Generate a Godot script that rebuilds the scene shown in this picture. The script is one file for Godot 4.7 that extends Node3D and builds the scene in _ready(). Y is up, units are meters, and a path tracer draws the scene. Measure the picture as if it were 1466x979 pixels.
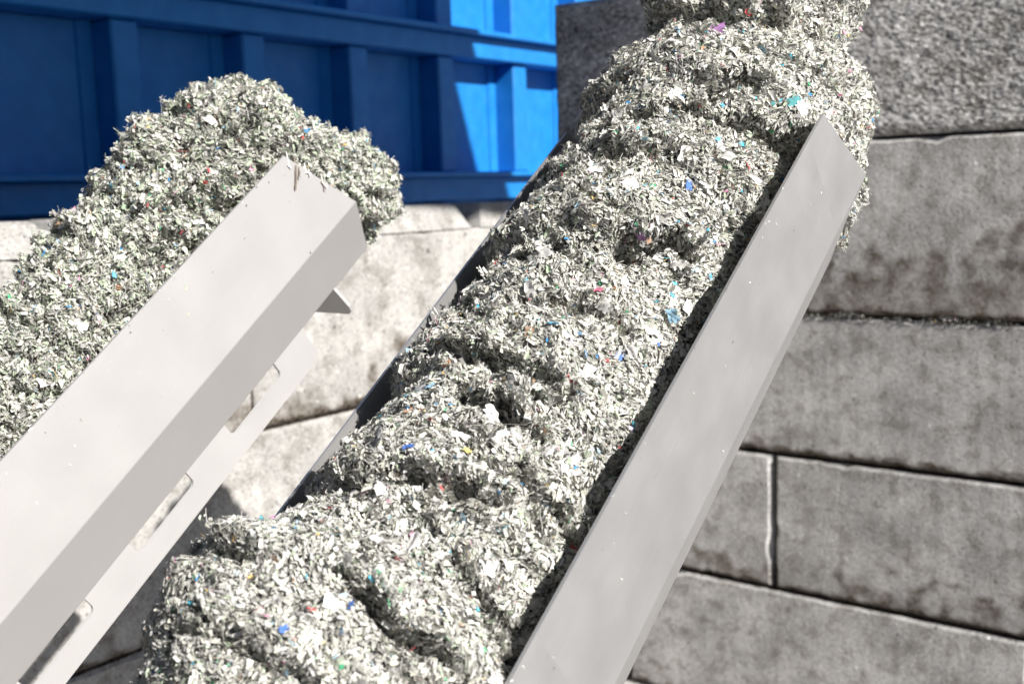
extends Node3D
# Two inclined press discharge troughs with plugs of compacted shredded reject, concrete block walls, a blue steel container.
# World: +X towards the sunny side, -Z along the troughs' heading, y up, metres.

const ALPHA := 0.66323            # 38 degrees: the rise of the troughs
const CAM_Y := 2.9
const SUN := Vector3(1.0, 0.64, 0.215)   # towards the sun

var rng := RandomNumberGenerator.new()
var M := {}
var taken := {}


# ------------------------------------------------------------------ small helpers
func numbered(called: String) -> String:
	var k: int = taken.get(called, 0)
	taken[called] = k + 1
	return called if k == 0 else "%s_%03d" % [called, k]


func thing(called: String, label: String, category: String, at := Vector3.ZERO, group := "") -> Node3D:
	var o := Node3D.new()
	o.name = numbered(called)
	add_child(o)
	o.position = at
	o.set_meta("label", label)
	o.set_meta("category", category)
	if group != "":
		o.set_meta("group", group)
	return o


func part(called: String, mesh: Mesh, material: Material, parent: Node, at := Vector3.ZERO) -> MeshInstance3D:
	var o := MeshInstance3D.new()
	o.name = called
	o.mesh = mesh
	o.material_override = material
	parent.add_child(o, true)
	o.position = at
	return o


func lin(r: float, g: float, b: float) -> Color:
	return Color(r, g, b).linear_to_srgb()


func noise(sd: int, freq: float, oct := 3) -> FastNoiseLite:
	var f := FastNoiseLite.new()
	f.seed = sd
	f.noise_type = FastNoiseLite.TYPE_SIMPLEX_SMOOTH
	f.frequency = freq
	f.fractal_type = FastNoiseLite.FRACTAL_FBM
	f.fractal_octaves = oct
	return f


func layer(w: int, h: int, sd: int, freq: float, oct := 3, stretch := 1.0, grains := false) -> PackedByteArray:
	var f := noise(sd, freq, oct)
	if grains:
		f.noise_type = FastNoiseLite.TYPE_VALUE
	var im: Image = f.get_image(w, maxi(2, int(h / stretch)))
	if stretch != 1.0:
		im.resize(w, h, Image.INTERPOLATE_CUBIC)
	im.convert(Image.FORMAT_L8)
	return im.get_data()


func tri(st: SurfaceTool, a: Vector3, b: Vector3, c: Vector3, n: Vector3, ua := Vector2.ZERO, ub := Vector2.ZERO, uc := Vector2.ZERO) -> void:
	# clockwise seen from the side that n points to
	if (b - a).cross(c - a).dot(n) > 0.0:
		var t := b
		b = c
		c = t
		var u := ub
		ub = uc
		uc = u
	for k in 3:
		st.set_normal(n)
		st.set_uv([ua, ub, uc][k])
		st.add_vertex([a, b, c][k])


func chamfer_box(size: Vector3, ch: float, front_axis := 2) -> ArrayMesh:
	# a box centred on the origin with chamfered edges; UVs run over the two long axes
	var st := SurfaceTool.new()
	st.begin(Mesh.PRIMITIVE_TRIANGLES)
	var h := size * 0.5
	var uv := func(p: Vector3) -> Vector2:
		var depth: float = p.z if front_axis == 2 else p.x
		var along: float = p.x if front_axis == 2 else -p.z
		var l: float = size.x if front_axis == 2 else size.z
		return Vector2(along / l + 0.5 + depth * 0.13, 0.5 - p.y / size.y + depth * 0.21)
	var quad := func(a: Vector3, b: Vector3, c: Vector3, d: Vector3) -> void:
		var n: Vector3 = (b - a).cross(c - a).normalized()
		if n.dot(a + b + c + d) < 0.0:
			n = -n
		tri(st, a, b, c, n, uv.call(a), uv.call(b), uv.call(c))
		tri(st, a, c, d, n, uv.call(a), uv.call(c), uv.call(d))
	var ax := [Vector3.RIGHT, Vector3.UP, Vector3.BACK]
	for k in 3:
		var i: int = (k + 1) % 3
		var j: int = (k + 2) % 3
		for s in [-1.0, 1.0]:
			var o: Vector3 = ax[k] * h[k] * s
			var a: Vector3 = ax[i] * (h[i] - ch)
			var b: Vector3 = ax[j] * (h[j] - ch)
			quad.call(o - a - b, o + a - b, o + a + b, o - a + b)
		for s in [-1.0, 1.0]:
			for t in [-1.0, 1.0]:      # edges along axis k
				var l: Vector3 = ax[k] * (h[k] - ch)
				var p: Vector3 = ax[i] * h[i] * s + ax[j] * (h[j] - ch) * t
				var q: Vector3 = ax[i] * (h[i] - ch) * s + ax[j] * h[j] * t
				quad.call(p - l, p + l, q + l, q - l)
	for sx in [-1.0, 1.0]:
		for sy in [-1.0, 1.0]:
			for sz in [-1.0, 1.0]:
				var a := Vector3(h.x * sx, (h.y - ch) * sy, (h.z - ch) * sz)
				var b := Vector3((h.x - ch) * sx, h.y * sy, (h.z - ch) * sz)
				var c := Vector3((h.x - ch) * sx, (h.y - ch) * sy, h.z * sz)
				tri(st, a, b, c, Vector3(sx, sy, sz).normalized(), uv.call(a), uv.call(b), uv.call(c))
	return st.commit()


# ------------------------------------------------------------------ materials
func block_mesh(l: float, h: float, depth: float, ch: float, sd: int, turned := false) -> ArrayMesh:
	# a cast block whose front arrises are worn and chipped; front faces +z (or +x when turned)
	var r := RandomNumberGenerator.new()
	r.seed = sd
	var st := SurfaceTool.new()
	st.begin(Mesh.PRIMITIVE_TRIANGLES)
	var ring := []           # [outer corner point on the rim, inward direction]
	var nl := 46
	var nh := 16
	for k in nl: ring.append([Vector2(-l / 2 + l * k / nl, h / 2), Vector2(0, -1)])
	for k in nh: ring.append([Vector2(l / 2, h / 2 - h * k / nh), Vector2(-1, 0)])
	for k in nl: ring.append([Vector2(l / 2 - l * k / nl, -h / 2), Vector2(0, 1)])
	for k in nh: ring.append([Vector2(-l / 2, -h / 2 + h * k / nh), Vector2(1, 0)])
	var cut := []
	for k in ring.size():
		var c := ch * r.randf_range(0.75, 1.15)
		if r.randf() < 0.05:
			c *= r.randf_range(1.3, 2.0)
		cut.append(c)
	var to3 := func(p: Vector2, z: float) -> Vector3:
		return Vector3(z, p.y, -p.x) if turned else Vector3(p.x, p.y, z)
	var uv := func(p: Vector2, z: float) -> Vector2: return Vector2(p.x / l + 0.5 + (z - depth / 2) * 0.3, 0.5 - p.y / h + (z - depth / 2) * 0.3)
	var front := []
	var rim := []
	for k in ring.size():
		var o: Vector2 = ring[k][0]
		var c: float = cut[k]
		var q := Vector2(clampf(o.x, -l / 2 + c, l / 2 - c), clampf(o.y, -h / 2 + c, h / 2 - c))
		front.append(q)
		rim.append(o)
	for k in ring.size():
		var j: int = (k + 1) % ring.size()
		var a: Vector2 = front[k]
		var b: Vector2 = front[j]
		var zc: float = depth / 2 - cut[k]
		var zj: float = depth / 2 - cut[j]
		tri(st, to3.call(Vector2.ZERO, depth / 2), to3.call(a, depth / 2), to3.call(b, depth / 2), to3.call(Vector2.ZERO, 1.0), uv.call(Vector2.ZERO, depth / 2), uv.call(a, depth / 2), uv.call(b, depth / 2))
		var n2: Vector2 = -(ring[k][1] as Vector2)
		var nb: Vector3 = (to3.call(n2, 0.0) + to3.call(Vector2.ZERO, 1.0)).normalized()
		tri(st, to3.call(a, depth / 2), to3.call(b, depth / 2), to3.call(rim[j], zj), nb, uv.call(a, depth / 2), uv.call(b, depth / 2), uv.call(rim[j], zj))
		tri(st, to3.call(a, depth / 2), to3.call(rim[j], zj), to3.call(rim[k], zc), nb, uv.call(a, depth / 2), uv.call(rim[j], zj), uv.call(rim[k], zc))
		var ns: Vector3 = to3.call(n2, 0.0)
		tri(st, to3.call(rim[k], zc), to3.call(rim[j], zj), to3.call(rim[j], -depth / 2), ns, uv.call(rim[k], zc), uv.call(rim[j], zj), uv.call(rim[j], -depth / 2))
		tri(st, to3.call(rim[k], zc), to3.call(rim[j], -depth / 2), to3.call(rim[k], -depth / 2), ns, uv.call(rim[k], zc), uv.call(rim[j], -depth / 2), uv.call(rim[k], -depth / 2))
	var w := [Vector2(-l / 2, -h / 2), Vector2(l / 2, -h / 2), Vector2(l / 2, h / 2), Vector2(-l / 2, h / 2)]
	var back: Vector3 = to3.call(Vector2.ZERO, -1.0)
	tri(st, to3.call(w[0], -depth / 2), to3.call(w[1], -depth / 2), to3.call(w[2], -depth / 2), back, Vector2(0, 0), Vector2(1, 0), Vector2(1, 1))
	tri(st, to3.call(w[0], -depth / 2), to3.call(w[2], -depth / 2), to3.call(w[3], -depth / 2), back, Vector2(0, 0), Vector2(1, 1), Vector2(0, 1))
	return st.commit()


func concrete(sd: int, w: int, h: int, base: Vector3, o := {}) -> StandardMaterial3D:
	# one block face: mottled cement, vertical run marks, pores, pale specks and dirt patches with ragged outlines
	var coarse := layer(w, h, sd, 0.006, 4)
	var fine := layer(w, h, sd + 1, 0.20, 3, 1.0, true)
	var grit := layer(w, h, sd + 2, 0.55, 2, 1.0, true)
	var runs := layer(w, h, sd + 3, 0.035, 3, 14.0)
	var dirt := layer(w, h, sd + 4, 0.016, 5)
	var aggregate: float = o.get("aggregate", 0.0)
	var stain: float = o.get("stain", 0.0)          # how far dirt has crept up from the bottom edge
	var patch: float = o.get("patch", 0.16)
	var run: float = o.get("runs", 0.10)
	var contrast: float = o.get("contrast", 1.0)
	if aggregate > 0.0:                              # coarse sandy face
		fine = layer(w, h, sd + 8, 0.17, 2, 1.0, true)
		grit = layer(w, h, sd + 9, 0.30, 2, 1.0, true)
	var px := PackedByteArray()
	px.resize(w * h * 3)
	var relief := PackedByteArray()
	relief.resize(w * h)
	var r := RandomNumberGenerator.new()
	r.seed = sd
	for y in h:
		var up := 1.0 - float(y) / h
		for x in w:
			var i := y * w + x
			var c := coarse[i] / 255.0 - 0.5
			var f := fine[i] / 255.0 - 0.5
			var g := grit[i] / 255.0 - 0.5
			var s := runs[i] / 255.0 - 0.5
			var d := dirt[i] / 255.0
			var v := 1.0 + contrast * (0.26 * c + (0.22 + 0.45 * aggregate) * f + (0.30 + 0.5 * aggregate) * g + run * s)
			var warm := 0.0
			var k := clampf((d - 0.50) * 3.5 + 0.8 * f, 0.0, 1.0) * patch
			if stain > 0.0:
				var edge := stain * (0.25 + 1.5 * coarse[i] / 255.0) + 0.30 * (d - 0.5) + 0.05 * f
				k = maxf(k, clampf((edge - up) * 6.0, 0.0, 1.0) * clampf(0.27 + 0.5 * (d - 0.5) + 0.5 * f + 0.45 * g, 0.0, 0.7))
				var grime := 0.05 + 0.10 * (d - 0.3)
				k = maxf(k, clampf((grime - up) * 20.0, 0.0, 1.0) * clampf(0.55 + 0.9 * g + 0.6 * f, 0.0, 0.9))
			v *= 1.0 - k
			warm = k * 0.07
			var hgt := 0.5 + (0.35 + 0.5 * aggregate) * f + 0.3 * g
			if g < -0.235 and f < 0.0:                # pores
				v *= 0.72
				hgt -= 0.25
			elif g > 0.255 and d > 0.5:               # lime specks
				v *= 1.22
			px[i * 3] = clampi(int(255.0 * base.x * (v + warm)), 0, 255)
			px[i * 3 + 1] = clampi(int(255.0 * base.y * v), 0, 255)
			px[i * 3 + 2] = clampi(int(255.0 * base.z * (v - warm)), 0, 255)
			relief[i] = clampi(int(255.0 * hgt), 0, 255)
	if aggregate == 0.0:                             # blow holes and splashes of lime big enough to see
		for k in 150:
			var cx := r.randi_range(4, w - 5)
			var cy := r.randi_range(4, h - 5)
			var pale := k % 5 < 2
			var rx := r.randf_range(0.8, 3.2 if k % 4 == 0 else 1.8)
			var ry := rx * r.randf_range(0.7, 1.4)
			var gain := r.randf_range(1.12, 1.45) if pale else r.randf_range(0.5, 0.8)
			for y in range(cy - 4, cy + 5):
				for x in range(cx - 4, cx + 5):
					if pow((x - cx) / rx, 2.0) + pow((y - cy) / ry, 2.0) < 1.0:
						var i := y * w + x
						for c in 3:
							px[i * 3 + c] = clampi(int(px[i * 3 + c] * gain), 0, 255)
						relief[i] = clampi(relief[i] + (20 if pale else -60), 0, 255)
	var m := StandardMaterial3D.new()
	m.albedo_texture = ImageTexture.create_from_image(Image.create_from_data(w, h, false, Image.FORMAT_RGB8, px))
	m.roughness = 0.92
	m.metallic_specular = 0.3
	m.heightmap_enabled = true
	m.heightmap_texture = ImageTexture.create_from_image(Image.create_from_data(w, h, false, Image.FORMAT_L8, relief))
	m.heightmap_scale = o.get("relief", 0.28)
	return m


func noise_texture(sd: int, freq: float, oct: int, ramp: Array, size := 512) -> NoiseTexture2D:
	var t := NoiseTexture2D.new()
	t.width = size
	t.height = size
	t.seamless = true
	t.noise = noise(sd, freq, oct)
	var g := Gradient.new()
	g.offsets = PackedFloat32Array(ramp.map(func(e): return e[0]))
	g.colors = PackedColorArray(ramp.map(func(e): return e[1]))
	t.color_ramp = g
	return t


func brushed(sd: int, base: Vector3, amount: float, raw: bool) -> ImageTexture:
	# sheet metal: brush lines along the sheet, cloudy smudges, a few specks of dried splash
	var w := 1024
	var a := layer(w, w, sd, 0.005, 3)
	var im: Image = noise(sd + 1, 0.35, 2).get_image(24, w)
	im.resize(w, w, Image.INTERPOLATE_CUBIC)
	im.convert(Image.FORMAT_L8)
	var lines := im.get_data()
	var spots := layer(w, w, sd + 2, 0.11, 3)
	var px := PackedByteArray()
	px.resize(w * w * 3)
	for i in w * w:
		var v := 1.0 + amount * (3.0 * (a[i] / 255.0 - 0.5) + 1.6 * (lines[i] / 255.0 - 0.5))
		if spots[i] > 218:
			v *= 0.88
		for k in 3:
			var c: float = base[k] * v
			if not raw:
				c = pow(c, 1.0 / 2.2)
			px[i * 3 + k] = clampi(int(255.0 * c), 0, 255)
	return ImageTexture.create_from_image(Image.create_from_data(w, w, false, Image.FORMAT_RGB8, px))


func make_materials() -> void:
	var steel := StandardMaterial3D.new()                     # brushed stainless sheet, handled and smudged
	steel.albedo_texture = brushed(61, Vector3(0.625, 0.615, 0.607), 0.03, false)
	steel.roughness_texture = brushed(62, Vector3(0.46, 0.46, 0.46), 0.08, true)
	steel.roughness = 1.0
	steel.metallic = 0.75
	steel.uv1_triplanar = true
	steel.uv1_scale = Vector3(1.3, 1.3, 1.3)
	M.steel = steel
	var pale: StandardMaterial3D = steel.duplicate()            # the left trough: a paler, duller blasted finish
	pale.metallic = 0.45
	pale.albedo_texture = brushed(63, Vector3(0.555, 0.542, 0.534), 0.02, false)
	pale.roughness_texture = brushed(64, Vector3(0.52, 0.52, 0.52), 0.06, true)
	M.pale_steel = pale
	var blue := StandardMaterial3D.new()
	blue.albedo_texture = noise_texture(21, 0.02, 5, [[0.2, lin(0.010, 0.185, 0.53)], [0.6, lin(0.012, 0.205, 0.57)], [0.85, lin(0.018, 0.22, 0.59)]])
	blue.roughness = 1.0
	blue.roughness_texture = noise_texture(22, 0.03, 4, [[0.2, Color(0.38, 0.38, 0.38)], [0.8, Color(0.55, 0.55, 0.55)]])
	blue.uv1_triplanar = true
	blue.uv1_world_triplanar = true
	blue.uv1_scale = Vector3(0.6, 0.6, 0.6)
	M.blue = blue
	var fibre := StandardMaterial3D.new()                      # compacted damp fibre between the flakes
	fibre.albedo_texture = noise_texture(31, 0.05, 4, [[0.2, lin(0.10, 0.096, 0.088)], [0.55, lin(0.20, 0.195, 0.18)], [0.85, lin(0.34, 0.33, 0.31)]])
	fibre.roughness = 0.95
	fibre.metallic_specular = 0.2
	fibre.uv1_triplanar = true
	fibre.uv1_scale = Vector3(9, 9, 9)
	M.fibre = fibre
	var flake := StandardMaterial3D.new()
	flake.vertex_color_use_as_albedo = true
	flake.roughness = 0.72
	flake.metallic_specular = 0.35
	flake.backlight_enabled = true                              # thin paper lets some light through
	flake.backlight = lin(0.16, 0.155, 0.14)
	M.flake = flake
	var ground := StandardMaterial3D.new()
	ground.albedo_texture = noise_texture(41, 0.03, 5, [[0.2, lin(0.20, 0.195, 0.185)], [0.8, lin(0.34, 0.33, 0.315)]])
	ground.roughness = 0.95
	ground.uv1_triplanar = true
	ground.uv1_world_triplanar = true
	ground.uv1_scale = Vector3(0.4, 0.4, 0.4)
	M.ground = ground
	var roof := StandardMaterial3D.new()
	roof.albedo_color = lin(0.42, 0.42, 0.42)
	roof.roughness = 0.6
	M.roof = roof
	var cladding := StandardMaterial3D.new()
	cladding.albedo_color = lin(0.09, 0.09, 0.095)
	cladding.roughness = 0.6
	M.cladding = cladding
	var scraps := {
		"sky_blue": [0.30, 0.58, 0.78], "cyan": [0.05, 0.42, 0.66], "blue": [0.03, 0.16, 0.62], "purple": [0.42, 0.16, 0.46], "pink": [0.72, 0.14, 0.26], "red": [0.62, 0.07, 0.07],
		"magenta": [0.75, 0.20, 0.60], "green": [0.08, 0.45, 0.20], "teal": [0.06, 0.42, 0.44], "yellow": [0.72, 0.55, 0.14], "orange": [0.70, 0.36, 0.18], "brown": [0.24, 0.13, 0.06], "shred": [0.22, 0.17, 0.125], "paper": [0.70, 0.68, 0.65], "lilac": [0.55, 0.45, 0.66]}
	for k in scraps:
		var m := StandardMaterial3D.new()
		var grey: float = (scraps[k][0] + scraps[k][1] + scraps[k][2]) / 3.0
		m.albedo_color = lin(lerpf(scraps[k][0], grey, 0.22), lerpf(scraps[k][1], grey, 0.22), lerpf(scraps[k][2], grey, 0.22))
		m.roughness = 0.6
		M["scrap_" + k] = m


# ------------------------------------------------------------------ the troughs
const HALF := 0.21       # half the width over the outer faces
const SHEET := 0.004

func trough_outline(inset: float) -> Array:
	# [x, n, normal] from the top of the +x wall round the bottom to the top of the -x wall, bends rounded
	var pts := [Vector2(HALF, 0), Vector2(HALF, -0.158), Vector2(HALF - 0.066, -0.280), Vector2(-HALF + 0.066, -0.280), Vector2(-HALF, -0.158), Vector2(-HALF, 0)]
	var out := []
	var rad := 0.009
	for k in pts.size():
		var p: Vector2 = pts[k]
		if k == 0 or k == pts.size() - 1:
			var nn := Vector2(1, 0) if k == 0 else Vector2(-1, 0)
			out.append([p - nn * inset, nn])
			continue
		var a: Vector2 = (pts[k - 1] - p).normalized()
		var b: Vector2 = (pts[k + 1] - p).normalized()
		var half_angle := acos(clampf(a.dot(b), -1, 1)) / 2.0
		var centre := p + (a + b).normalized() * (rad / sin(half_angle))
		var na := Vector2(-a.y, a.x)
		if na.dot(centre - p) > 0: na = -na
		var nb := Vector2(-b.y, b.x)
		if nb.dot(centre - p) > 0: nb = -nb
		for s in 5:
			var n := na.slerp(nb, s / 4.0)
			out.append([centre + n * (rad - inset), n])
	return out


func trough_mesh(length: float) -> ArrayMesh:
	var st := SurfaceTool.new()
	st.begin(Mesh.PRIMITIVE_TRIANGLES)
	var outer := trough_outline(0.0)
	var inner := trough_outline(SHEET)
	var z_end := func(p: Vector2) -> float: return -(length - 0.48 * maxf(p.y, -0.158) - 0.12 * minf(p.y + 0.158, 0.0))
	var v3 := func(p: Vector2, z: float) -> Vector3: return Vector3(p.x, p.y, z)
	for side in [[outer, 1.0], [inner, -1.0]]:
		var o: Array = side[0]
		for k in o.size() - 1:
			var p: Vector2 = o[k][0]
			var q: Vector2 = o[k + 1][0]
			var np: Vector3 = v3.call(o[k][1], 0.0) * side[1]
			var nq: Vector3 = v3.call(o[k + 1][1], 0.0) * side[1]
			var c := [v3.call(p, 0.0), v3.call(p, z_end.call(p)), v3.call(q, z_end.call(q)), v3.call(q, 0.0)]
			var nn := [np, np, nq, nq]
			var order := [0, 1, 2, 0, 2, 3]
			if (c[1] - c[0]).cross(c[2] - c[0]).dot(np + nq) > 0.0:
				order = [0, 2, 1, 0, 3, 2]
			for j in order:
				st.set_normal(nn[j])
				st.set_uv(Vector2.ZERO)
				st.add_vertex(c[j])
	for k in outer.size() - 1:                 # the cut edges of the sheet
		for e in 2:
			var z0: float = z_end.call(outer[k][0]) if e else 0.0
			var z1: float = z_end.call(outer[k + 1][0]) if e else 0.0
			var a: Vector3 = v3.call(outer[k][0], z0)
			var b: Vector3 = v3.call(outer[k + 1][0], z1)
			var c: Vector3 = v3.call(inner[k + 1][0], z1)
			var d: Vector3 = v3.call(inner[k][0], z0)
			var n := Vector3(0, 0, -1 if e else 1)
			tri(st, a, b, c, n)
			tri(st, a, c, d, n)
	for k in [0, outer.size() - 1]:            # the rims along the top
		var p: Vector2 = outer[k][0]
		var q: Vector2 = inner[k][0]
		var a: Vector3 = v3.call(p, 0.0)
		var b: Vector3 = v3.call(p, z_end.call(p))
		var c: Vector3 = v3.call(q, z_end.call(q))
		var d: Vector3 = v3.call(q, 0.0)
		tri(st, a, b, c, Vector3.UP)
		tri(st, a, c, d, Vector3.UP)
	return st.commit()


func slotted_rail(parent: Node3D, x: float, length: float, slots: Array, sheet: Material) -> void:
	var plate := CSGPolygon3D.new()
	plate.name = "slotted_rail"
	var top := -0.282
	var low := -0.388
	plate.polygon = PackedVector2Array([Vector2(0.0, top), Vector2(0.0, low), Vector2(length - 0.016, low), Vector2(length - 0.004, low + 0.004), Vector2(length, low + 0.014), Vector2(length, low + 0.055), Vector2(length - 0.01, top)])
	plate.depth = 0.006
	plate.material = sheet
	plate.transform = Transform3D(Basis(Vector3(0, 0, -1), Vector3(0, 1, 0), Vector3(1, 0, 0)), Vector3(x, 0, 0))
	parent.add_child(plate, true)
	for s in slots:
		var hole := CSGPolygon3D.new()
		hole.name = "slot"
		hole.operation = CSGShape3D.OPERATION_SUBTRACTION
		var p := PackedVector2Array()
		var r := 0.011
		for corner in [[s[1] - r, low + 0.079 - r, 0.0], [s[0] + r, low + 0.079 - r, PI / 2], [s[0] + r, low + 0.041 + r, PI], [s[1] - r, low + 0.041 + r, 1.5 * PI]]:
			for k in 5:
				var a: float = corner[2] + k * PI / 8.0
				p.append(Vector2(corner[0], corner[1]) + Vector2(cos(a), sin(a)) * r)
		hole.polygon = p
		hole.depth = 0.03
		hole.position = Vector3(0, 0, 0.012)
		plate.add_child(hole, true)


func frame_at(X: float, n_top: float, d0: float, rise := ALPHA) -> Transform3D:
	var s := sin(rise)
	var c := cos(rise)
	return Transform3D(Basis(Vector3(1, 0, 0), Vector3(0, c, s), Vector3(0, -s, c)), Vector3(-X, CAM_Y + d0 * s + n_top * c, -(d0 * c - n_top * s)))


func make_trough(label: String, frame: Transform3D, d0: float, d_end: float, rail_end: float, slots: Array, sheet: Material) -> void:
	var t := thing("discharge_trough", label, "trough", Vector3.ZERO, "inclined discharge troughs")
	t.transform = frame
	part("folded_sheet", trough_mesh(d_end - d0), sheet, t)
	for x in [0.083]:
		slotted_rail(t, x, rail_end - d0, slots.map(func(e): return [e[0] - d0, e[1] - d0]), sheet)
	if sheet == M.pale_steel:                  # cross plate under the discharge end
		var gusset := CSGPolygon3D.new()
		gusset.name = "cross_plate"
		gusset.polygon = PackedVector2Array([Vector2(-0.075, -0.283), Vector2(-0.088, -0.37), Vector2(-0.08, -0.386), Vector2(0.076, -0.386), Vector2(0.086, -0.378), Vector2(0.088, -0.366), Vector2(0.070, -0.283)])
		gusset.depth = 0.006
		gusset.material = sheet
		gusset.position = Vector3(0, 0, -(d_end + 0.022 - d0))
		t.add_child(gusset, true)
	# the leg that carries the low end, below the picture
	var inv := t.transform.affine_inverse()
	var top: Vector3 = t.transform * Vector3(0, -0.40, -0.12)
	for x in [0.12, -0.12]:
		var leg := part("leg", chamfer_box(Vector3(0.06, top.y, 0.06), 0.005), M.steel, t)
		leg.transform = inv * Transform3D(Basis(), Vector3(top.x + x, top.y / 2.0, top.z))
	var cross := part("cross_beam", chamfer_box(Vector3(0.34, 0.06, 0.07), 0.005), M.steel, t)
	cross.transform = inv * Transform3D(Basis(), Vector3(top.x, top.y + 0.03, top.z))


# ------------------------------------------------------------------ the plugs of shredded reject
func crack_depth(cr: Array, d: float, phi: float, nz: FastNoiseLite) -> float:
	# cr: [[d at phi0, d at phi1, phi0, phi1, depth, width], ...] clefts between the pressed discs
	var sum := 0.0
	for c in cr:
		var t: float = (phi - c[2]) / (c[3] - c[2])
		var fade := smoothstep(-0.18, 0.08, t) * (1.0 - smoothstep(0.92, 1.18, t))
		if fade <= 0.0:
			continue
		var at: float = lerpf(c[0], c[1], t) + 0.020 * nz.get_noise_2d(phi * 130.0 + c[0] * 977.0, c[0] * 511.0)
		var w: float = c[5] * (0.75 + 0.7 * nz.get_noise_2d(phi * 200.0 + 50.0, c[0] * 811.0))
		var q: float = (d - at) / maxf(0.95 * w, 0.005)
		# steep on the upper disc's overhang, gentle on the shoulder of the lower one
		var shape: float = exp(-pow(absf(q) / (0.55 if q > 0.0 else 1.35), 3.0))
		sum = maxf(sum, (2.1 if c[4] > 0.025 else 1.5) * c[4] * shape * fade)
	return sum


func tube_grid(P: Dictionary) -> Dictionary:
	var rows := 310
	var caps := 50
	var cols := 210
	var big := noise(P.seed, 5.5, 2)
	var mid := noise(P.seed + 6, 11.0, 2)
	var lump := noise(P.seed + 1, 24.0, 3)
	var fine := noise(P.seed + 2, 75.0, 2)
	var nz := noise(P.seed + 3, 0.02, 3)
	var pts := PackedVector3Array()
	pts.resize((rows + caps) * cols)
	var r := RandomNumberGenerator.new()      # besides the main clefts, short splits all over
	r.seed = P.seed + 40
	for k in 44:
		var d := r.randf_range(0.1, P.d1)
		var phi := r.randf_range(-0.7, 1.2)
		P.cracks.append([d, d + r.randf_range(-0.03, 0.04), phi, phi + r.randf_range(0.12, 0.5), r.randf_range(0.008, 0.017), r.randf_range(0.004, 0.008)])
	for i in rows + caps:
		var u := minf(1.0, float(i) / (rows - 1))
		var theta := 0.0 if i < rows else float(i - rows + 1) / caps * PI / 2.0
		var d_row: float = lerpf(P.d0, P.d1, u)
		var r_row := sample(P.radius, d_row)
		var sag: float = 1.1 * pow(maxf(0.0, d_row - P.lip), 2.0)
		var shear: float = P.shear * smoothstep(0.72, 1.0, u)
		for j in cols:
			var phi := -PI + TAU * float(j) / (cols - 1)
			var dirx := sin(phi)
			var dirn := cos(phi)
			var rr := r_row * pow(cos(theta), 0.55)
			var d: float = d_row + P.bulge * sin(theta)
			# squarish shoulders where the plug was pressed against the walls
			var base_n := rr * dirn
			d -= shear * base_n
			var b := Vector3(rr * dirx, base_n, d)
			var disp: float = P.get("big", 0.012) * big.get_noise_3d(b.x, b.y, b.z * 1.4) + P.get("mid", 0.008) * mid.get_noise_3d(b.x, b.y, b.z * 1.8) + P.lump * lump.get_noise_3d(b.x, b.y, b.z * 1.3) + 0.004 * fine.get_noise_3d(b.x, b.y, b.z)
			if theta == 0.0:
				# pressed discs: each stands proud at its lower end and tapers towards the next
				var seg := disc_profile(P.discs, d + 0.016 * nz.get_noise_2d(phi * 70.0, d * 30.0))
				disp += P.step * seg
				disp -= crack_depth(P.cracks, d, phi, nz)
				disp += P.get("left_bulge", 0.0) * exp(-pow((d - 0.265) / 0.085, 2.0)) * maxf(0.0, cos(phi + 0.7))
			var out := Vector3(dirx * cos(theta), dirn * cos(theta), sin(theta))
			var p: Vector3 = b + out * disp
			p.y += P.centre - sag
			if d < P.lip + 0.05 and p.y < -0.012:
				p.x = clampf(p.x, -HALF + SHEET + 0.002, HALF - SHEET - 0.002)
				var floor_n := -0.28 + maxf(0.0, absf(p.x) - 0.128) * 1.5
				p.y = maxf(p.y, floor_n)
			pts[i * cols + j] = Vector3(p.x, p.y, -(p.z - P.base_d))
	return {"pts": pts, "rows": rows + caps, "cols": cols}


func sample(table: Array, x: float) -> float:
	for k in table.size() - 1:
		if x <= table[k + 1][0]:
			var t: float = clampf((x - table[k][0]) / (table[k + 1][0] - table[k][0]), 0.0, 1.0)
			return lerpf(table[k][1], table[k + 1][1], t * t * (3.0 - 2.0 * t))
	return table[-1][1]


func disc_profile(discs: Array, d: float) -> float:
	for k in discs.size() - 1:
		if d < discs[k + 1]:
			var t: float = clampf((d - discs[k]) / (discs[k + 1] - discs[k]), 0.0, 1.0)
			return smoothstep(0.0, 0.16, t) * (1.0 - 0.9 * t) - 0.35
	return 0.0


func blob_grid(P: Dictionary, at: Vector3, size: Vector3, sd: int) -> Dictionary:
	# a broken lump riding on the plug's end; at = (x, n, d)
	var rows := 90
	var cols := 140
	var lump := noise(sd, 14.0, 4)
	var fine := noise(sd + 1, 70.0, 2)
	var pts := PackedVector3Array()
	pts.resize(rows * cols)
	for i in rows:
		var th := PI * float(i) / (rows - 1)
		for j in cols:
			var ph := TAU * float(j) / (cols - 1)
			var dir := Vector3(sin(th) * cos(ph), sin(th) * sin(ph), cos(th))
			var k := 1.0 / pow(pow(absf(dir.x), 3.4) + pow(absf(dir.y), 3.4) + pow(absf(dir.z), 3.4), 1.0 / 3.4)
			var b := dir * k * size
			b += dir * (0.045 * lump.get_noise_3d(b.x + at.z, b.y, b.z) + 0.004 * fine.get_noise_3d(b.x, b.y, b.z))
			pts[i * cols + j] = Vector3(at.x + b.x, at.y + b.y, -(at.z + b.z - P.base_d))
	return {"pts": pts, "rows": rows, "cols": cols}


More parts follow.
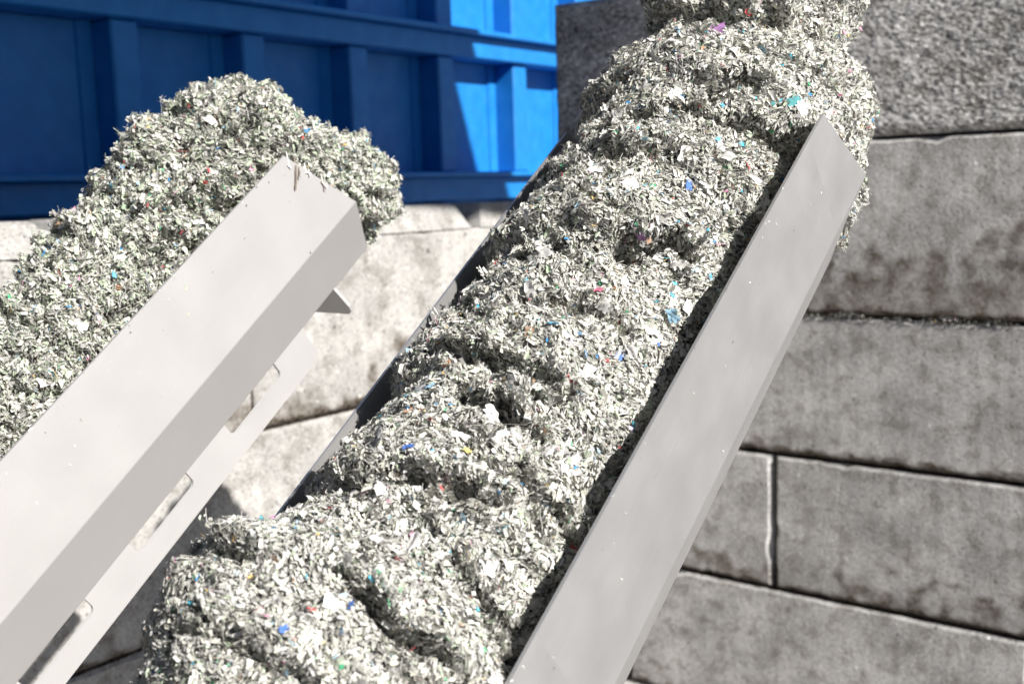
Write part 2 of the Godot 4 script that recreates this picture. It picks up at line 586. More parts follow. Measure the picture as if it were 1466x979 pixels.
func grid_mesh(grids: Array) -> ArrayMesh:
	var st := SurfaceTool.new()
	st.begin(Mesh.PRIMITIVE_TRIANGLES)
	var first := 0
	for g in grids:
		for i in g.rows:
			for j in g.cols:
				var a: int = i * g.cols + j
				var du: Vector3 = g.pts[i * g.cols + mini(j + 1, g.cols - 1)] - g.pts[i * g.cols + maxi(j - 1, 0)]
				var dv: Vector3 = g.pts[mini(i + 1, g.rows - 1) * g.cols + j] - g.pts[maxi(i - 1, 0) * g.cols + j]
				st.add_vertex(g.pts[a] - du.cross(dv).normalized() * 0.006)
		for i in g.rows - 1:
			for j in g.cols - 1:
				var a: int = first + i * g.cols + j
				st.add_index(a); st.add_index(a + 1); st.add_index(a + g.cols)
				st.add_index(a + 1); st.add_index(a + g.cols + 1); st.add_index(a + g.cols)
		first += g.rows * g.cols
	st.generate_normals()
	return st.commit()


var shapes := []     # flake shapes as triangle soups about 1 long: [vertices, normals]

func make_flake_shapes() -> void:
	var r := RandomNumberGenerator.new()
	r.seed = 77
	for k in 6:                                     # crumpled scraps: an uneven fan round a lifted middle
		var n := 4 + k % 2
		var ring := []
		for i in n:
			var a := TAU * (i + r.randf_range(-0.3, 0.3)) / n
			ring.append(Vector3(cos(a) * r.randf_range(0.35, 0.62), r.randf_range(-0.16, 0.20), sin(a) * r.randf_range(0.22, 0.42)))
		var mid := Vector3(r.randf_range(-0.1, 0.1), r.randf_range(0.02, 0.16), r.randf_range(-0.08, 0.08))
		var v := PackedVector3Array()
		for i in n:
			v.append_array(PackedVector3Array([mid, ring[i], ring[(i + 1) % n]]))
		shapes.append(v)
	for k in 4:                                     # curled strips
		var v := PackedVector3Array()
		var bend := r.randf_range(0.15, 0.5)
		var twist := r.randf_range(-0.8, 0.8)
		var prev := []
		for i in 3:
			var t := i / 2.0 - 0.5
			var w := 0.16 * (1.0 - 0.5 * absf(t)) * r.randf_range(0.8, 1.2)
			var c := Vector3(t, bend * (0.25 - t * t) * 2.0, 0.12 * sin(t * 4.0))
			var a := twist * t
			var side := Vector3(0, sin(a), cos(a)) * w
			if i > 0:
				v.append_array(PackedVector3Array([prev[0], prev[1], c + side, c + side, prev[1], c - side]))
			prev = [c + side, c - side]
		shapes.append(v)
	for k in 3:                                     # folded slips: two leaves that meet in a crease
		var v := PackedVector3Array()
		var up := r.randf_range(0.15, 0.45)
		var w := r.randf_range(0.2, 0.34)
		var c0 := Vector3(-0.5, 0, r.randf_range(-0.05, 0.05))
		var c1 := Vector3(0.5, r.randf_range(-0.1, 0.1), 0)
		var l0 := Vector3(-0.42, up, w)
		var l1 := Vector3(0.38, up * 0.8, w * 1.1)
		var m0 := Vector3(-0.36, up * 0.4, -w)
		var m1 := Vector3(0.46, up * 0.2, -w * 0.8)
		v.append_array(PackedVector3Array([c0, c1, l1, c0, l1, l0, c0, m1, c1, c0, m0, m1]))
		shapes.append(v)
	for k in 4:                                     # fibres
		var v := PackedVector3Array()
		var prev := []
		for i in 3:
			var t := i / 2.0 - 0.5
			var c := Vector3(t * 1.5, 0.4 * (0.25 - t * t) * (0.4 + 0.4 * k), (0.25 if k % 2 else -0.2) * t * t * 2.0)
			var side := Vector3(0, 0.01, 0.035)
			if i > 0:
				v.append_array(PackedVector3Array([prev[0], prev[1], c + side, c + side, prev[1], c - side]))
			prev = [c + side, c - side]
		shapes.append(v)
	var done := []
	for v in shapes:
		var nn := PackedVector3Array()
		nn.resize(v.size())
		for i in range(0, v.size(), 3):
			var n: Vector3 = (v[i + 2] - v[i]).cross(v[i + 1] - v[i]).normalized()
			for j in 3:
				nn[i + j] = n
		done.append([v, nn])
	shapes = done


func tone(r: RandomNumberGenerator, green: float, mottle: float) -> Color:
	var k := r.randf()
	var v := 0.0
	if k < 0.76 + 0.3 * mottle:
		v = r.randf_range(0.50, 0.78)
	elif k < 0.93 + 0.1 * mottle:
		v = r.randf_range(0.26, 0.50)
	else:
		v = r.randf_range(0.05, 0.20)
	var c := Color(v, v * 0.985, v * r.randf_range(0.86, 0.97))
	if r.randf() < green:
		c = Color(v * 0.88, v, v * 0.76)
	if r.randf() < 0.020:
		var hues := [Color(0.06, 0.30, 0.62), Color(0.10, 0.50, 0.66), Color(0.10, 0.46, 0.24), Color(0.60, 0.12, 0.12), Color(0.70, 0.50, 0.20), Color(0.66, 0.32, 0.46), Color(0.44, 0.66, 0.80), Color(0.45, 0.58, 0.40), Color(0.62, 0.42, 0.30)]
		c = hues[r.randi() % hues.size()]
	return c


func pick_frame(g: Dictionary, i: int, j: int, r: RandomNumberGenerator) -> Array:
	var a: int = i * g.cols + j
	var p00: Vector3 = g.pts[a]
	var p01: Vector3 = g.pts[a + 1]
	var p10: Vector3 = g.pts[a + g.cols]
	var u := r.randf()
	var v := r.randf()
	var n := (p01 - p00).cross(p10 - p00)
	return [p00 + (p01 - p00) * u + (p10 - p00) * v, n]


func flake_mesh(grids: Array, count: int, P: Dictionary) -> ArrayMesh:
	var r := RandomNumberGenerator.new()
	r.seed = P.seed * 13 + 5
	var swirl := noise(P.seed + 9, 9.0, 2)
	var mott := noise(P.seed + 10, 16.0, 3)
	# cells by area, those that lie inside the trough or below left out
	var cells := []
	var sums := PackedFloat32Array()
	var total := 0.0
	for gi in grids.size():
		var g: Dictionary = grids[gi]
		for i in g.rows - 1:
			for j in g.cols - 1:
				var a: int = i * g.cols + j
				var p: Vector3 = g.pts[a]
				var d: float = P.base_d - p.z
				if d < P.show_from or (gi == 0 and d < P.lip - 0.02 and p.y < -0.075):
					continue
				var area: float = (g.pts[a + 1] - p).cross(g.pts[a + g.cols] - p).length()
				if area <= 0.0:
					continue
				total += area
				sums.append(total)
				cells.append(gi * 1000000 + a)
	var V := PackedVector3Array()
	var NN := PackedVector3Array()
	var C := PackedColorArray()
	for k in count:
		var at := sums.bsearch(r.randf() * total)
		var code: int = cells[mini(at, cells.size() - 1)]
		var g: Dictionary = grids[code / 1000000]
		var a: int = code % 1000000
		var f := pick_frame(g, a / g.cols, a % g.cols, r)
		var n: Vector3 = f[1]
		if n.length_squared() < 1e-16:
			continue
		n = n.normalized()
		var p: Vector3 = f[0]
		if p.y < 0.004 and P.base_d - p.z < P.lip and absf(p.x) > HALF - 0.011:
			continue                                # nothing sticks through the sheet
		var ang := swirl.get_noise_3d(p.x, p.y, p.z) * 4.0 + r.randfn(0.0, 0.65)
		var side := n.cross(Vector3(0, 0.2, 1.0)).normalized()
		var along := side.rotated(n, ang)
		var wild: float = r.randfn(0.0, 0.22)
		if r.randf() < 0.07:
			wild = r.randf_range(-1.2, 1.2)
		var y := n.rotated(along, r.randfn(0.0, 0.24)).rotated(along.cross(n), wild).normalized()
		along = (along - y * along.dot(y)).normalized()
		var si := r.randi() % shapes.size()
		var long: float = P.flake * clampf(exp(r.randfn(0.0, 0.38)), 0.4, 2.3)
		var wide := long * r.randf_range(0.6, 1.1)
		if si >= 13:
			long = P.flake * r.randf_range(1.2, 2.4)
			wide = P.flake * r.randf_range(0.7, 1.3)
		var bs := Basis(along * long, y * long * r.randf_range(0.5, 1.2), along.cross(y) * wide)
		var lift := r.randf_range(-0.0048, 0.0022)
		var t := Transform3D(bs, p + n * lift)
		var s: Array = shapes[si]
		V.append_array(t * s[0])
		NN.append_array(Transform3D(bs.inverse().transposed() * long, Vector3.ZERO) * s[1])
		var col := tone(r, P.green, mott.get_noise_3d(p.x, p.y, p.z))
		var cs := PackedColorArray()
		cs.resize(s[0].size())
		cs.fill(col)
		C.append_array(cs)
	for k in 60:                                    # strays caught on the rim and the sheet
		var d := r.randf_range(P.show_from, P.lip - 0.05)
		var y := -0.16 * pow(r.randf(), 3.0)
		var bs := Basis(Vector3(0, 0, 1), PI / 2 + r.randf_range(-0.2, 0.2)) * Basis(Vector3.UP, r.randf_range(0, TAU)) * Basis.from_scale(Vector3(1, 0.4, 1) * P.flake * r.randf_range(0.3, 0.8))
		var s: Array = shapes[r.randi() % shapes.size()]
		V.append_array(Transform3D(bs, Vector3(HALF + 0.0008, y, -(d - P.base_d))) * s[0])
		NN.append_array(Transform3D(bs.inverse().transposed() * P.flake, Vector3.ZERO) * s[1])
		var cs := PackedColorArray()
		cs.resize(s[0].size())
		cs.fill(tone(r, P.green, -0.9))
		C.append_array(cs)
	for k in NN.size():
		NN[k] = NN[k].normalized()
	var arr := []
	arr.resize(Mesh.ARRAY_MAX)
	arr[Mesh.ARRAY_VERTEX] = V
	arr[Mesh.ARRAY_NORMAL] = NN
	arr[Mesh.ARRAY_COLOR] = C
	var m := ArrayMesh.new()
	m.add_surface_from_arrays(Mesh.PRIMITIVE_TRIANGLES, arr)
	return m


func scrap_meshes() -> Array:
	# crumpled film and paper scraps about 1 long, a real thickness apart from the flakes
	var out := []
	var r := RandomNumberGenerator.new()
	r.seed = 5
	for k in 6:
		var nz := noise(300 + k, 1.6, 3)
		var st := SurfaceTool.new()
		st.begin(Mesh.PRIMITIVE_TRIANGLES)
		var cols := 5
		var rows := 4
		var p := []
		for i in rows + 1:
			for j in cols + 1:
				var x := float(j) / cols - 0.5
				var z := float(i) / rows - 0.5
				var edge := 1.0 + 0.5 * nz.get_noise_2d(x * 2.0 + 9.0, z * 2.0 - k)
				p.append(Vector3(x * edge, 0.22 * nz.get_noise_2d(x * 2.2, z * 2.2) , z * 0.72 * edge))
		for side in 2:
			for q in p:
				st.add_vertex(q + Vector3(0, -0.03 * side, 0))
		for side in 2:
			for i in rows:
				for j in cols:
					var a := side * p.size() + i * (cols + 1) + j
					var quad := [a, a + 1, a + cols + 1, a + 1, a + cols + 2, a + cols + 1]
					if side == 1:
						quad = [a, a + cols + 1, a + 1, a + 1, a + cols + 1, a + cols + 2]
					for id in quad:
						st.add_index(id)
		st.generate_normals()
		out.append(st.commit())
	return out


func put_scrap(g: Dictionary, i: int, j: int, mesh: Mesh, material: Material, long: float, called: String, parent: Node, r: RandomNumberGenerator) -> void:
	var f := pick_frame(g, i, j, r)
	var n: Vector3 = f[1].normalized()
	var along: Vector3 = n.cross(Vector3(0.3, 0.2, 1.0)).normalized().rotated(n, r.randf_range(0, TAU))
	var y: Vector3 = n.rotated(along, r.randfn(0.0, 0.22)).normalized()
	along = (along - y * along.dot(y)).normalized()
	var o := part(called, mesh, material, parent)
	o.transform = Transform3D(Basis(along * long, y * long, along.cross(y) * long), f[0] + n * 0.003)


func nearest_cell(g: Dictionary, P: Dictionary, d: float, phi: float) -> Vector2i:
	var best := 1e9
	var at := Vector2i.ZERO
	var j := clampi(int((phi + PI) / TAU * (g.cols - 1)), 0, g.cols - 2)
	for i in g.rows - 1:
		var e := absf((P.base_d - g.pts[i * g.cols + j].z) - d)
		if e < best:
			best = e
			at = Vector2i(i, j)
	return at


func make_plug(label: String, frame: Transform3D, P: Dictionary, blobs: Array) -> Node3D:
	var t := thing("reject_plug", label, "waste plug", Vector3.ZERO, "plugs of compacted shredded reject")
	t.transform = frame
	var grids := [tube_grid(P)]
	for b in blobs:
		grids.append(blob_grid(P, b[0], b[1], b[2]))
	part("compacted_core", grid_mesh(grids), M.fibre, t)
	var fm := part("flake_mass", flake_mesh(grids, P.count, P), M.flake, t)
	fm.set_meta("kind", "stuff")
	var r := RandomNumberGenerator.new()
	r.seed = P.seed + 99
	var sm := scrap_meshes()
	for s in P.scraps:
		var c := nearest_cell(grids[0], P, s[0], deg_to_rad(s[1]))
		put_scrap(grids[0], c.x, c.y, sm[r.randi() % sm.size()], M["scrap_" + s[2]], s[3] * 0.8, "paper_scrap" if s[2] == "paper" else "plastic_scrap", t, r)
	var kinds := ["cyan", "blue", "teal", "green", "red", "pink", "yellow", "orange", "lilac", "brown", "sky_blue", "blue"]
	for k in P.extra:
		var d := r.randf_range(P.show_from + 0.02, P.d1 - 0.03)
		var c := nearest_cell(grids[0], P, d, r.randf_range(-0.9, 1.35))
		put_scrap(grids[0], c.x, c.y, sm[r.randi() % sm.size()], M["scrap_" + kinds[r.randi() % kinds.size()]], r.randf_range(0.004, 0.007), "plastic_scrap", t, r)
	for k in P.papers:
		var d := r.randf_range(P.show_from + 0.02, P.d1 - 0.03)
		var c := nearest_cell(grids[0], P, d, r.randf_range(-0.9, 1.35))
		put_scrap(grids[0], c.x, c.y, sm[r.randi() % sm.size()], M.scrap_paper, r.randf_range(0.011, 0.021), "paper_scrap", t, r)
	return t


func ribbon(points: Array, width: float, across: Vector3) -> ArrayMesh:
	var st := SurfaceTool.new()
	st.begin(Mesh.PRIMITIVE_TRIANGLES)
	for k in points.size() - 1:
		var a: Vector3 = points[k]
		var b: Vector3 = points[k + 1]
		var wa := across * width * (0.5 if k else 0.2)
		var wb := across * width * (0.5 if k < points.size() - 2 else 0.15)
		var n := (b - a).cross(across).normalized()
		tri(st, a - wa, b - wb, b + wb, n)
		tri(st, a - wa, b + wb, a + wa, n)
	return st.commit()


func hanging_strips(t: Node3D, d_end: float, base_d: float) -> void:
	# shreds of brown bag caught on the cut end of the trough's near wall, local axes (x, n, -d)
	var down := Vector3(0, -cos(ALPHA), sin(ALPHA))
	var r := RandomNumberGenerator.new()
	r.seed = 61
	for s in [[-0.028, 0.034, 0.0045, "shred"], [-0.034, 0.020, 0.003, "shred"], [-0.012, 0.010, 0.003, "paper"], [-0.082, 0.017, 0.0025, "shred"], [-0.086, 0.009, 0.003, "paper"], [-0.05, 0.007, 0.004, "paper"]]:
		var d: float = d_end + 0.48 * -s[0] - 0.006
		var a := Vector3(HALF - 0.01, s[0] + 0.010, -(d + 0.016 - base_d))
		var b := Vector3(HALF + 0.002, s[0], -(d - base_d))
		var pts := [a, b]
		for k in range(1, 7):
			b += down * s[1] / 6.0 + Vector3(r.randf_range(0.0, 0.0012), r.randf_range(-0.0015, 0.0015), r.randf_range(-0.003, 0.003))
			pts.append(b)
		part("hanging_strip", ribbon(pts, s[2], Vector3(0.1, sin(0.4), cos(0.4)).normalized()), M["scrap_" + s[3]], t)


func fallen_flakes() -> void:
	# shreds that have come to rest on the ledge of the block wall below the trough's end
	var r := RandomNumberGenerator.new()
	r.seed = 404
	var V := PackedVector3Array()
	var NN := PackedVector3Array()
	var C := PackedColorArray()
	for k in 3200:
		var x := -2.45 + 1.6 * pow(r.randf(), 1.4)
		var clump := 0.5 + 0.5 * sin(x * 23.0) * sin(x * 9.0 + 1.0)
		if r.randf() > clump:
			continue
		var high := (0.030 * clump + 0.004) * r.randf()
		var p := Vector3(x, 2.352 + high, -4.346 - 0.12 * high + r.randf_range(-0.004, 0.004))
		var bs := Basis.from_euler(Vector3(r.randf_range(0.2, 1.0), r.randf_range(0, TAU), r.randf_range(-0.5, 0.5))) * Basis.from_scale(Vector3.ONE * r.randf_range(0.006, 0.014))
		var s: Array = shapes[r.randi() % shapes.size()]
		V.append_array(Transform3D(bs, p) * s[0])
		NN.append_array(Transform3D(bs.orthonormalized(), Vector3.ZERO) * s[1])
		var cs := PackedColorArray()
		cs.resize(s[0].size())
		cs.fill(tone(r, 0.1, -0.8) * (1.0 if r.randf() < 0.25 else 0.3))
		C.append_array(cs)
	var arr := []
	arr.resize(Mesh.ARRAY_MAX)
	arr[Mesh.ARRAY_VERTEX] = V
	arr[Mesh.ARRAY_NORMAL] = NN
	arr[Mesh.ARRAY_COLOR] = C
	var m := ArrayMesh.new()
	m.add_surface_from_arrays(Mesh.PRIMITIVE_TRIANGLES, arr)
	var o := part("fallen_flakes", m, M.flake, self)
	o.set_meta("kind", "stuff")
	o.set_meta("label", "shreds and dirt lying along a joint ledge of the tall block wall")
	o.set_meta("category", "litter")


# ------------------------------------------------------------------ walls
func block_wall_right() -> void:
	var wall := thing("block_wall", "tall grey concrete block wall at right behind the nearer trough, topmost course of rough aggregate", "wall", Vector3(-3.13, 0, -4.65))
	var y := [0.0, 0.55, 1.16, 1.76, 2.365, 3.07, 3.76]
	var first := [1.2, 0.36, 1.11, 0.45, 0.95, 2.90]      # length of the first block of each course: joints are broken
	var looks := [
		[501, {"contrast": 1.0}], [502, {"contrast": 1.0, "stain": 0.15}], [503, {"contrast": 1.0, "stain": 0.22, "patch": 0.14, "runs": 0.12}],
		[504, {"contrast": 0.9, "runs": 0.14, "stain": 0.06}], [505, {"contrast": 1.0, "stain": 0.46, "patch": 0.15}], [506, {"contrast": 1.0, "aggregate": 0.7, "relief": 0.8}]]
	for k in 6:
		var x := 0.0
		var n := 0
		while x < 5.2:
			var l: float = first[k] if n == 0 else 1.8
			var h: float = y[k + 1] - y[k]
			var m: Material
			if n < 2:
				m = concrete(looks[k][0] * 7 + n, 900 if n == 1 or k == 5 else 640, 340, (Vector3(0.705, 0.698, 0.690) if k > 3 else Vector3(0.655, 0.648, 0.642)) * (0.97 if (k + n) % 2 else 1.0), looks[k][1])
				M["spare"] = m
			else:
				m = M.spare
			var b := part("block", block_mesh(l - 0.020, h - (0.014 if k < 5 else 0.006), 0.60, 0.026 if k == 5 else 0.017, 70 + k * 9 + n), m, wall)
			b.position = Vector3(x + l / 2.0, y[k] + h / 2.0, 0.0 if k < 4 else 0.004 * (k - 3))
			b.rotation.y = 0.0
			x += l
			n += 1


func stud_mesh() -> ArrayMesh:
	var st := SurfaceTool.new()
	st.begin(Mesh.PRIMITIVE_TRIANGLES)
	var rings := [[0.295, 0.22, 0.0], [0.245, 0.175, 0.092], [0.232, 0.162, 0.102]]
	var c := func(r: Array, k: int) -> Vector3: return Vector3(r[1] * [1, 1, -1, -1][k], r[2], r[0] * [1, -1, -1, 1][k])
	for i in 2:
		for k in 4:
			var a: Vector3 = c.call(rings[i], k)
			var b: Vector3 = c.call(rings[i], (k + 1) % 4)
			var d: Vector3 = c.call(rings[i + 1], k)
			var e: Vector3 = c.call(rings[i + 1], (k + 1) % 4)
			var n := (b - a).cross(d - a).normalized()
			if n.dot(Vector3((a.x + b.x), 0.05, a.z + b.z)) < 0: n = -n
			tri(st, a, b, e, n, Vector2(0, 0.5), Vector2(0.4, 0.5), Vector2(0.38, 0.3))
			tri(st, a, e, d, n, Vector2(0, 0.5), Vector2(0.38, 0.3), Vector2(0.02, 0.3))
	var q := []
	for k in 4: q.append(c.call(rings[2], k))
	tri(st, q[0], q[1], q[2], Vector3.UP, Vector2(0, 0), Vector2(0.4, 0), Vector2(0.4, 0.3))
	tri(st, q[0], q[2], q[3], Vector3.UP, Vector2(0, 0), Vector2(0.4, 0.3), Vector2(0, 0.3))
	return st.commit()


func block_wall_left() -> void:
	var wall := thing("block_wall", "low sunlit concrete block wall with trapezoid studs on top, between the two troughs", "wall", Vector3(-3.3, 0, -4.34))
	var y := [0.0, 0.31, 0.915, 1.517, 2.12, 2.765]
	var first := [0.9, 1.8, 1.15, 1.15, 1.95]
	var stud := stud_mesh()
	for k in 5:
		var z := 0.0
		var n := 0
		while z < 5.6:
			var l: float = first[k] if n == 0 else 1.8
			var h: float = y[k + 1] - y[k]
			var m: Material
			if n < 2 and k > 1:
				m = concrete(900 + k * 17 + n * 5, 720, 256, Vector3(0.655, 0.646, 0.632), {"contrast": 0.62, "patch": 0.14, "stain": 0.26 if k == 4 else 0.08, "runs": 0.14})
				M["spare_pale"] = m
			elif M.has("spare_pale"):
				m = M.spare_pale
			else:
				m = M.spare
			var b := part("block", block_mesh(l - 0.012, h - 0.008, 0.6, 0.014, 170 + k * 9 + n, true), m, wall)
			b.position = Vector3(0, y[k] + h / 2.0, z + l / 2.0)
			if k == 4:
				var s := 0
				while s < 3:
					var zs := 0.14 + 0.3 + 0.65 * s + z - 0.02 - (z + l / 2.0)
					if n > 0: zs = -0.6 + 0.0 + 0.65 * s
					if zs + 0.3 < l / 2.0 + 0.02:
						part("stud", stud, m, b, Vector3(0.08, h / 2.0 - 0.004, zs))
					s += 1
			z += l
			n += 1


# ------------------------------------------------------------------ the container
func panel_mesh(w: float, h: float) -> ArrayMesh:
	# a pressed panel: flat middle, edges folded forward towards the posts; faces +x, runs along z
	var st := SurfaceTool.new()
	st.begin(Mesh.PRIMITIVE_TRIANGLES)
	var prof := [Vector2(-w / 2, 0.016), Vector2(-w / 2 + 0.07, 0.016), Vector2(-w / 2 + 0.078, 0.0), Vector2(w / 2 - 0.078, 0.0), Vector2(w / 2 - 0.07, 0.016), Vector2(w / 2, 0.016)]
	for k in prof.size() - 1:
		var a: Vector2 = prof[k]
		var b: Vector2 = prof[k + 1]
		var n := Vector3(absf(b.x - a.x), 0, -(b.y - a.y) * signf(b.x - a.x)).normalized()
		var p := [Vector3(a.y, -h / 2, a.x), Vector3(b.y, -h / 2, b.x), Vector3(b.y, h / 2, b.x), Vector3(a.y, h / 2, a.x)]
		tri(st, p[0], p[1], p[2], n)
		tri(st, p[0], p[2], p[3], n)
		var back := Vector3(-0.03 - a.y, 0, 0)
		tri(st, Vector3(-0.03, -h / 2, a.x), Vector3(-0.03, -h / 2, b.x), Vector3(-0.03, h / 2, b.x), Vector3.LEFT)
		tri(st, Vector3(-0.03, -h / 2, a.x), Vector3(-0.03, h / 2, b.x), Vector3(-0.03, h / 2, a.x), Vector3.LEFT)
	return st.commit()


func container() -> void:
	var z_mid := -3.7
	var c := thing("steel_container", "tall blue steel container with ribbed side and thick horizontal rails, behind the low block wall", "container", Vector3(-5.6, 0, z_mid))
	var len_z := 9.4
	var px := -4.5 + 5.6      # post fronts, measured from the container's own middle
	var levels := [[0.30, 2.865], [3.035, 3.723], [3.885, 5.0]]
	for r in [[0.10, 0.30], [2.865, 3.005], [3.723, 3.850], [5.0, 5.2]]:
		part("rail", chamfer_box(Vector3(0.20, r[1] - r[0], len_z), 0.008, 0), M.blue, c, Vector3(px - 0.06, (r[0] + r[1]) / 2, 0))
	for y in [3.0195, 3.867]:
		part("flange", chamfer_box(Vector3(0.31, 0.030, len_z), 0.006, 0), M.blue, c, Vector3(px - 0.045, y, 0))
	var z0 := -5.893
	for k in range(-4, 9):
		var z := z0 + 0.725 * k - z_mid
		if absf(z) > len_z / 2 - 0.1:
			continue
		for l in levels:
			part("post", chamfer_box(Vector3(0.20, l[1] - l[0] - 0.004, 0.14), 0.010, 0), M.blue, c, Vector3(px - 0.10, (l[0] + l[1]) / 2, z))
			part("panel", panel_mesh(0.725 - 0.14 - 0.004, l[1] - l[0] - 0.004), M.blue, c, Vector3(px - 0.168, (l[0] + l[1]) / 2, z + 0.3625))
	part("box_body", chamfer_box(Vector3(2.2, 5.0, len_z - 0.1), 0.02, 0), M.blue, c, Vector3(-0.22, 2.62, 0))


# ------------------------------------------------------------------ the yard roof whose shade lies on the container
func canopy() -> void:
	var h := 6.5
	var t := thing("yard_canopy", "flat grey yard roof on steel columns, outside the picture, shading the blue container", "canopy", Vector3(-1.0, 0, 0))
	var o := Vector3(1.0, 0, 0)
	var plan := [Vector2(-3.6, -4.431), Vector2(3.221, -4.431), Vector2(1.361, 3.18), Vector2(-3.6, 3.18)]
	var roof := CSGPolygon3D.new()
	roof.name = "roof_deck"
	roof.polygon = PackedVector2Array(plan)
	roof.depth = 0.12
	roof.material = M.roof
	roof.transform = Transform3D(Basis(Vector3(1, 0, 0), Vector3(0, 0, 1), Vector3(0, -1, 0)), o + Vector3(0, h, 0))
	t.add_child(roof, true)
	for p in [Vector2(2.82, -4.23)]:
		part("column", chamfer_box(Vector3(0.16, h - 0.14, 0.16), 0.01), M.roof, t, o + Vector3(p.x, (h - 0.14) / 2.0, p.y))


func press_hall() -> void:
	# the hall that the troughs come out of; it stands behind the camera and keeps the yard's near side dim
	var t := thing("press_hall", "dark grey clad hall wall behind the viewer, outside the picture", "building", Vector3(-1.5, 0, 3.4))
	part("plinth", chamfer_box(Vector3(9.0, 0.6, 0.42), 0.02), M.roof, t, Vector3(0, 0.30, 0))
	for k in 9:
		part("cladding_panel", chamfer_box(Vector3(0.99, 6.0, 0.30), 0.02), M.cladding, t, Vector3(-4.0 + k, 3.61, 0))


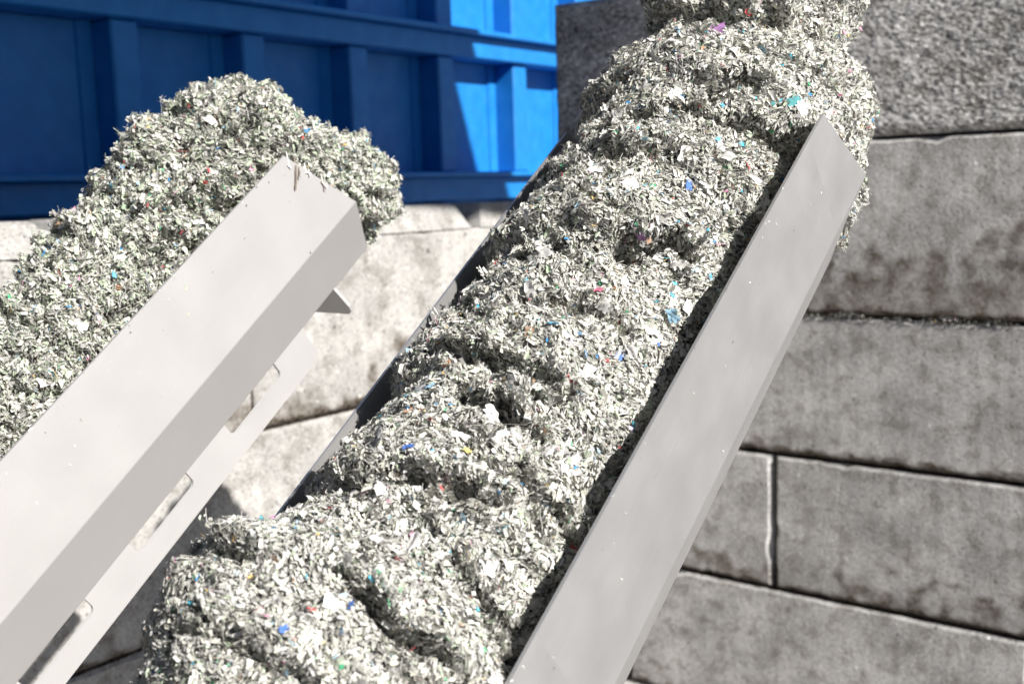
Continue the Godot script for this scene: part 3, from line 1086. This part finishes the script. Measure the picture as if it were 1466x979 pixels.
func _ready() -> void:
	# ---- camera
	var cam := Camera3D.new()
	cam.name = "camera"
	cam.fov = rad_to_deg(2.0 * atan(489.5 / 1600.0))
	cam.near = 0.05
	cam.far = 200.0
	cam.position = Vector3(0, CAM_Y, 0)
	cam.rotation_order = EULER_ORDER_YXZ
	cam.rotation_degrees = Vector3(-7.6, 38.2, -1.8)
	var lens := CameraAttributesPhysical.new()
	lens.frustum_focal_length = 39.0
	lens.frustum_focus_distance = 1.42
	lens.exposure_aperture = 5.6
	add_child(cam)
	cam.attributes = lens
	cam.fov = rad_to_deg(2.0 * atan(489.5 / 1600.0))
	cam.current = true
	# ---- sky and air
	var sky_mat := ProceduralSkyMaterial.new()
	sky_mat.sky_top_color = Color(0.33, 0.46, 0.65)
	sky_mat.sky_horizon_color = Color(0.70, 0.73, 0.77)
	sky_mat.sky_curve = 0.16
	sky_mat.ground_bottom_color = Color(0.30, 0.29, 0.28)
	sky_mat.ground_horizon_color = Color(0.55, 0.57, 0.60)
	var sky := Sky.new()
	sky.sky_material = sky_mat
	var env := Environment.new()
	env.background_mode = Environment.BG_SKY
	env.sky = sky
	env.background_energy_multiplier = 0.62
	env.tonemap_mode = Environment.TONE_MAPPER_LINEAR
	env.tonemap_exposure = 1.6
	env.ssao_enabled = true
	env.ssil_enabled = true
	env.sdfgi_enabled = true
	var we := WorldEnvironment.new()
	we.name = "world_environment"
	we.environment = env
	add_child(we)
	# ---- sun
	var sun := DirectionalLight3D.new()
	sun.name = "sun"
	sun.light_energy = 1.6
	sun.light_color = Color(1.0, 0.985, 0.962)
	sun.light_angular_distance = 0.5
	sun.shadow_enabled = true
	add_child(sun)
	sun.look_at_from_position(SUN * 10.0, Vector3.ZERO)

	make_materials()
	# ---- setting
	var gm := PlaneMesh.new()
	gm.size = Vector2(300, 300)
	var ground := part("ground", gm, M.ground, self)
	ground.set_meta("kind", "structure")
	ground.set_meta("label", "pale grey concrete yard floor under the troughs and walls")
	ground.set_meta("category", "ground")
	block_wall_right()
	block_wall_left()
	container()
	canopy()
	press_hall()
	# ---- troughs
	var slots := []
	for k in 5:
		slots.append([0.686 - 0.2515 * k, 0.832 - 0.2515 * k])
	var right_frame := frame_at(0.81, -0.794, -0.383, deg_to_rad(36.8))
	make_trough("bare steel discharge trough at right, nearer of the two, before the tall block wall", right_frame, -0.40, 1.196, 0.20, slots, M.steel)
	var left_frame := frame_at(1.63, -0.696, -0.40)
	make_trough("pale steel discharge trough at left with slotted rails below, in front of the blue container", left_frame, -0.40, 1.006, 0.92, slots, M.pale_steel)
	# ---- plugs
	make_flake_shapes()
	var right := {
		"seed": 100, "base_d": -0.40, "d0": -0.30, "d1": 1.40, "lip": 1.25, "centre": -0.086, "shear": 0.45, "bulge": 0.09, "show_from": 0.05, "lump": 0.010, "step": 0.024,
		"radius": [[-0.4, 0.180], [0.14, 0.184], [0.23, 0.198], [0.31, 0.200], [0.385, 0.175], [0.8, 0.170], [1.1, 0.174], [1.30, 0.190], [1.42, 0.185]], "left_bulge": 0.046,
		"discs": [-0.1, 0.30, 0.44, 0.60, 0.86, 1.00, 1.14, 1.50],
		"cracks": [[0.815, 0.90, -0.35, 0.95, 0.050, 0.022], [0.65, 0.635, -0.35, 0.6, 0.030, 0.013], [0.585, 0.572, 0.1, 0.75, 0.036, 0.014], [0.425, 0.482, -0.5, 0.7, 0.030, 0.012],
			[0.405, 0.37, 0.72, 1.15, 0.035, 0.010], [0.325, 0.312, 0.35, 0.9, 0.030, 0.010], [1.065, 1.18, -0.35, 1.3, 0.042, 0.016], [1.165, 1.20, 0.35, 0.75, 0.045, 0.014],
			[0.735, 0.75, 0.5, 0.9, 0.020, 0.009], [0.98, 1.03, -0.4, 0.5, 0.020, 0.010], [1.26, 1.29, 0.0, 1.2, 0.022, 0.012], [0.52, 0.50, 0.75, 1.3, 0.022, 0.009], [0.24, 0.22, -0.2, 0.5, 0.022, 0.01]],
		"flake": 0.0062, "green": 0.05, "count": 360000, "extra": 46, "papers": 120,
		"scraps": [[0.799, 62, "sky_blue", 0.022], [0.633, -5, "cyan", 0.020], [1.289, 12, "purple", 0.030], [0.766, 35, "pink", 0.014], [1.0, 41, "blue", 0.018], [0.708, 54, "blue", 0.018], [0.694, 26, "cyan", 0.017],
			[0.569, 30, "blue", 0.013], [0.474, 11, "blue", 0.014], [1.198, 58, "teal", 0.022], [1.111, 65, "red", 0.011], [1.062, 56, "red", 0.014], [0.378, -34, "magenta", 0.013], [0.296, 26, "blue", 0.010],
			[0.245, 18, "blue", 0.011], [0.573, -7, "sky_blue", 0.016], [1.16, 61, "green", 0.010], [0.879, 36, "purple", 0.016], [0.386, 28, "paper", 0.028], [0.41, 52, "paper", 0.024], [0.568, -9, "paper", 0.026],
			[0.499, 27, "yellow", 0.012], [0.537, -7, "orange", 0.012], [1.254, 36, "sky_blue", 0.022], [0.675, 19, "brown", 0.017], [0.30, 40, "paper", 0.03], [0.95, 20, "paper", 0.03]]}
	make_plug("thick grey plug of compacted shredded paper and plastic in the nearer trough at right", right_frame, right, [[Vector3(-0.005, 0.02, 1.50), Vector3(0.13, 0.13, 0.16), 811], [Vector3(0.055, -0.195, 1.285), Vector3(0.115, 0.075, 0.095), 841]])
	var left := {
		"seed": 200, "base_d": -0.40, "d0": -0.10, "d1": 1.12, "lip": 1.05, "centre": -0.090, "shear": 0.45, "bulge": 0.08, "show_from": 0.22, "lump": 0.034, "big": 0.022, "mid": 0.020, "step": 0.012,
		"radius": [[-0.4, 0.155], [0.5, 0.155], [0.72, 0.160], [0.88, 0.174], [1.02, 0.190], [1.2, 0.185]],
		"discs": [-0.1, 0.2, 0.45, 0.66, 0.86, 1.0, 1.30],
		"cracks": [[0.95, 0.98, -0.3, 0.4, 0.020, 0.010], [0.88, 0.92, 0.6, 1.3, 0.026, 0.012], [0.74, 0.76, -0.2, 0.3, 0.018, 0.009], [0.80, 0.82, 0.8, 1.3, 0.02, 0.009]],
		"flake": 0.0072, "green": 0.22, "count": 150000, "extra": 16, "papers": 60,
		"scraps": [[0.804, 57, "red", 0.012], [0.91, 55, "green", 0.013], [0.761, 64, "blue", 0.010], [1.134, 67, "sky_blue", 0.014], [0.69, 45, "cyan", 0.012], [0.999, 51, "lilac", 0.012], [0.837, 0, "cyan", 0.018], [0.627, 39, "blue", 0.010], [0.682, 51, "orange", 0.012], [1.19, 100, "teal", 0.014]]}
	var left_plug := make_plug("broken greenish grey plug of shredded waste standing out of the trough at left", left_frame, left, [[Vector3(-0.02, 0.0, 1.09), Vector3(0.12, 0.072, 0.09), 821], [Vector3(0.0, -0.205, 1.165), Vector3(0.17, 0.08, 0.10), 831]])
	hanging_strips(left_plug, 1.006, -0.40)
	fallen_flakes()
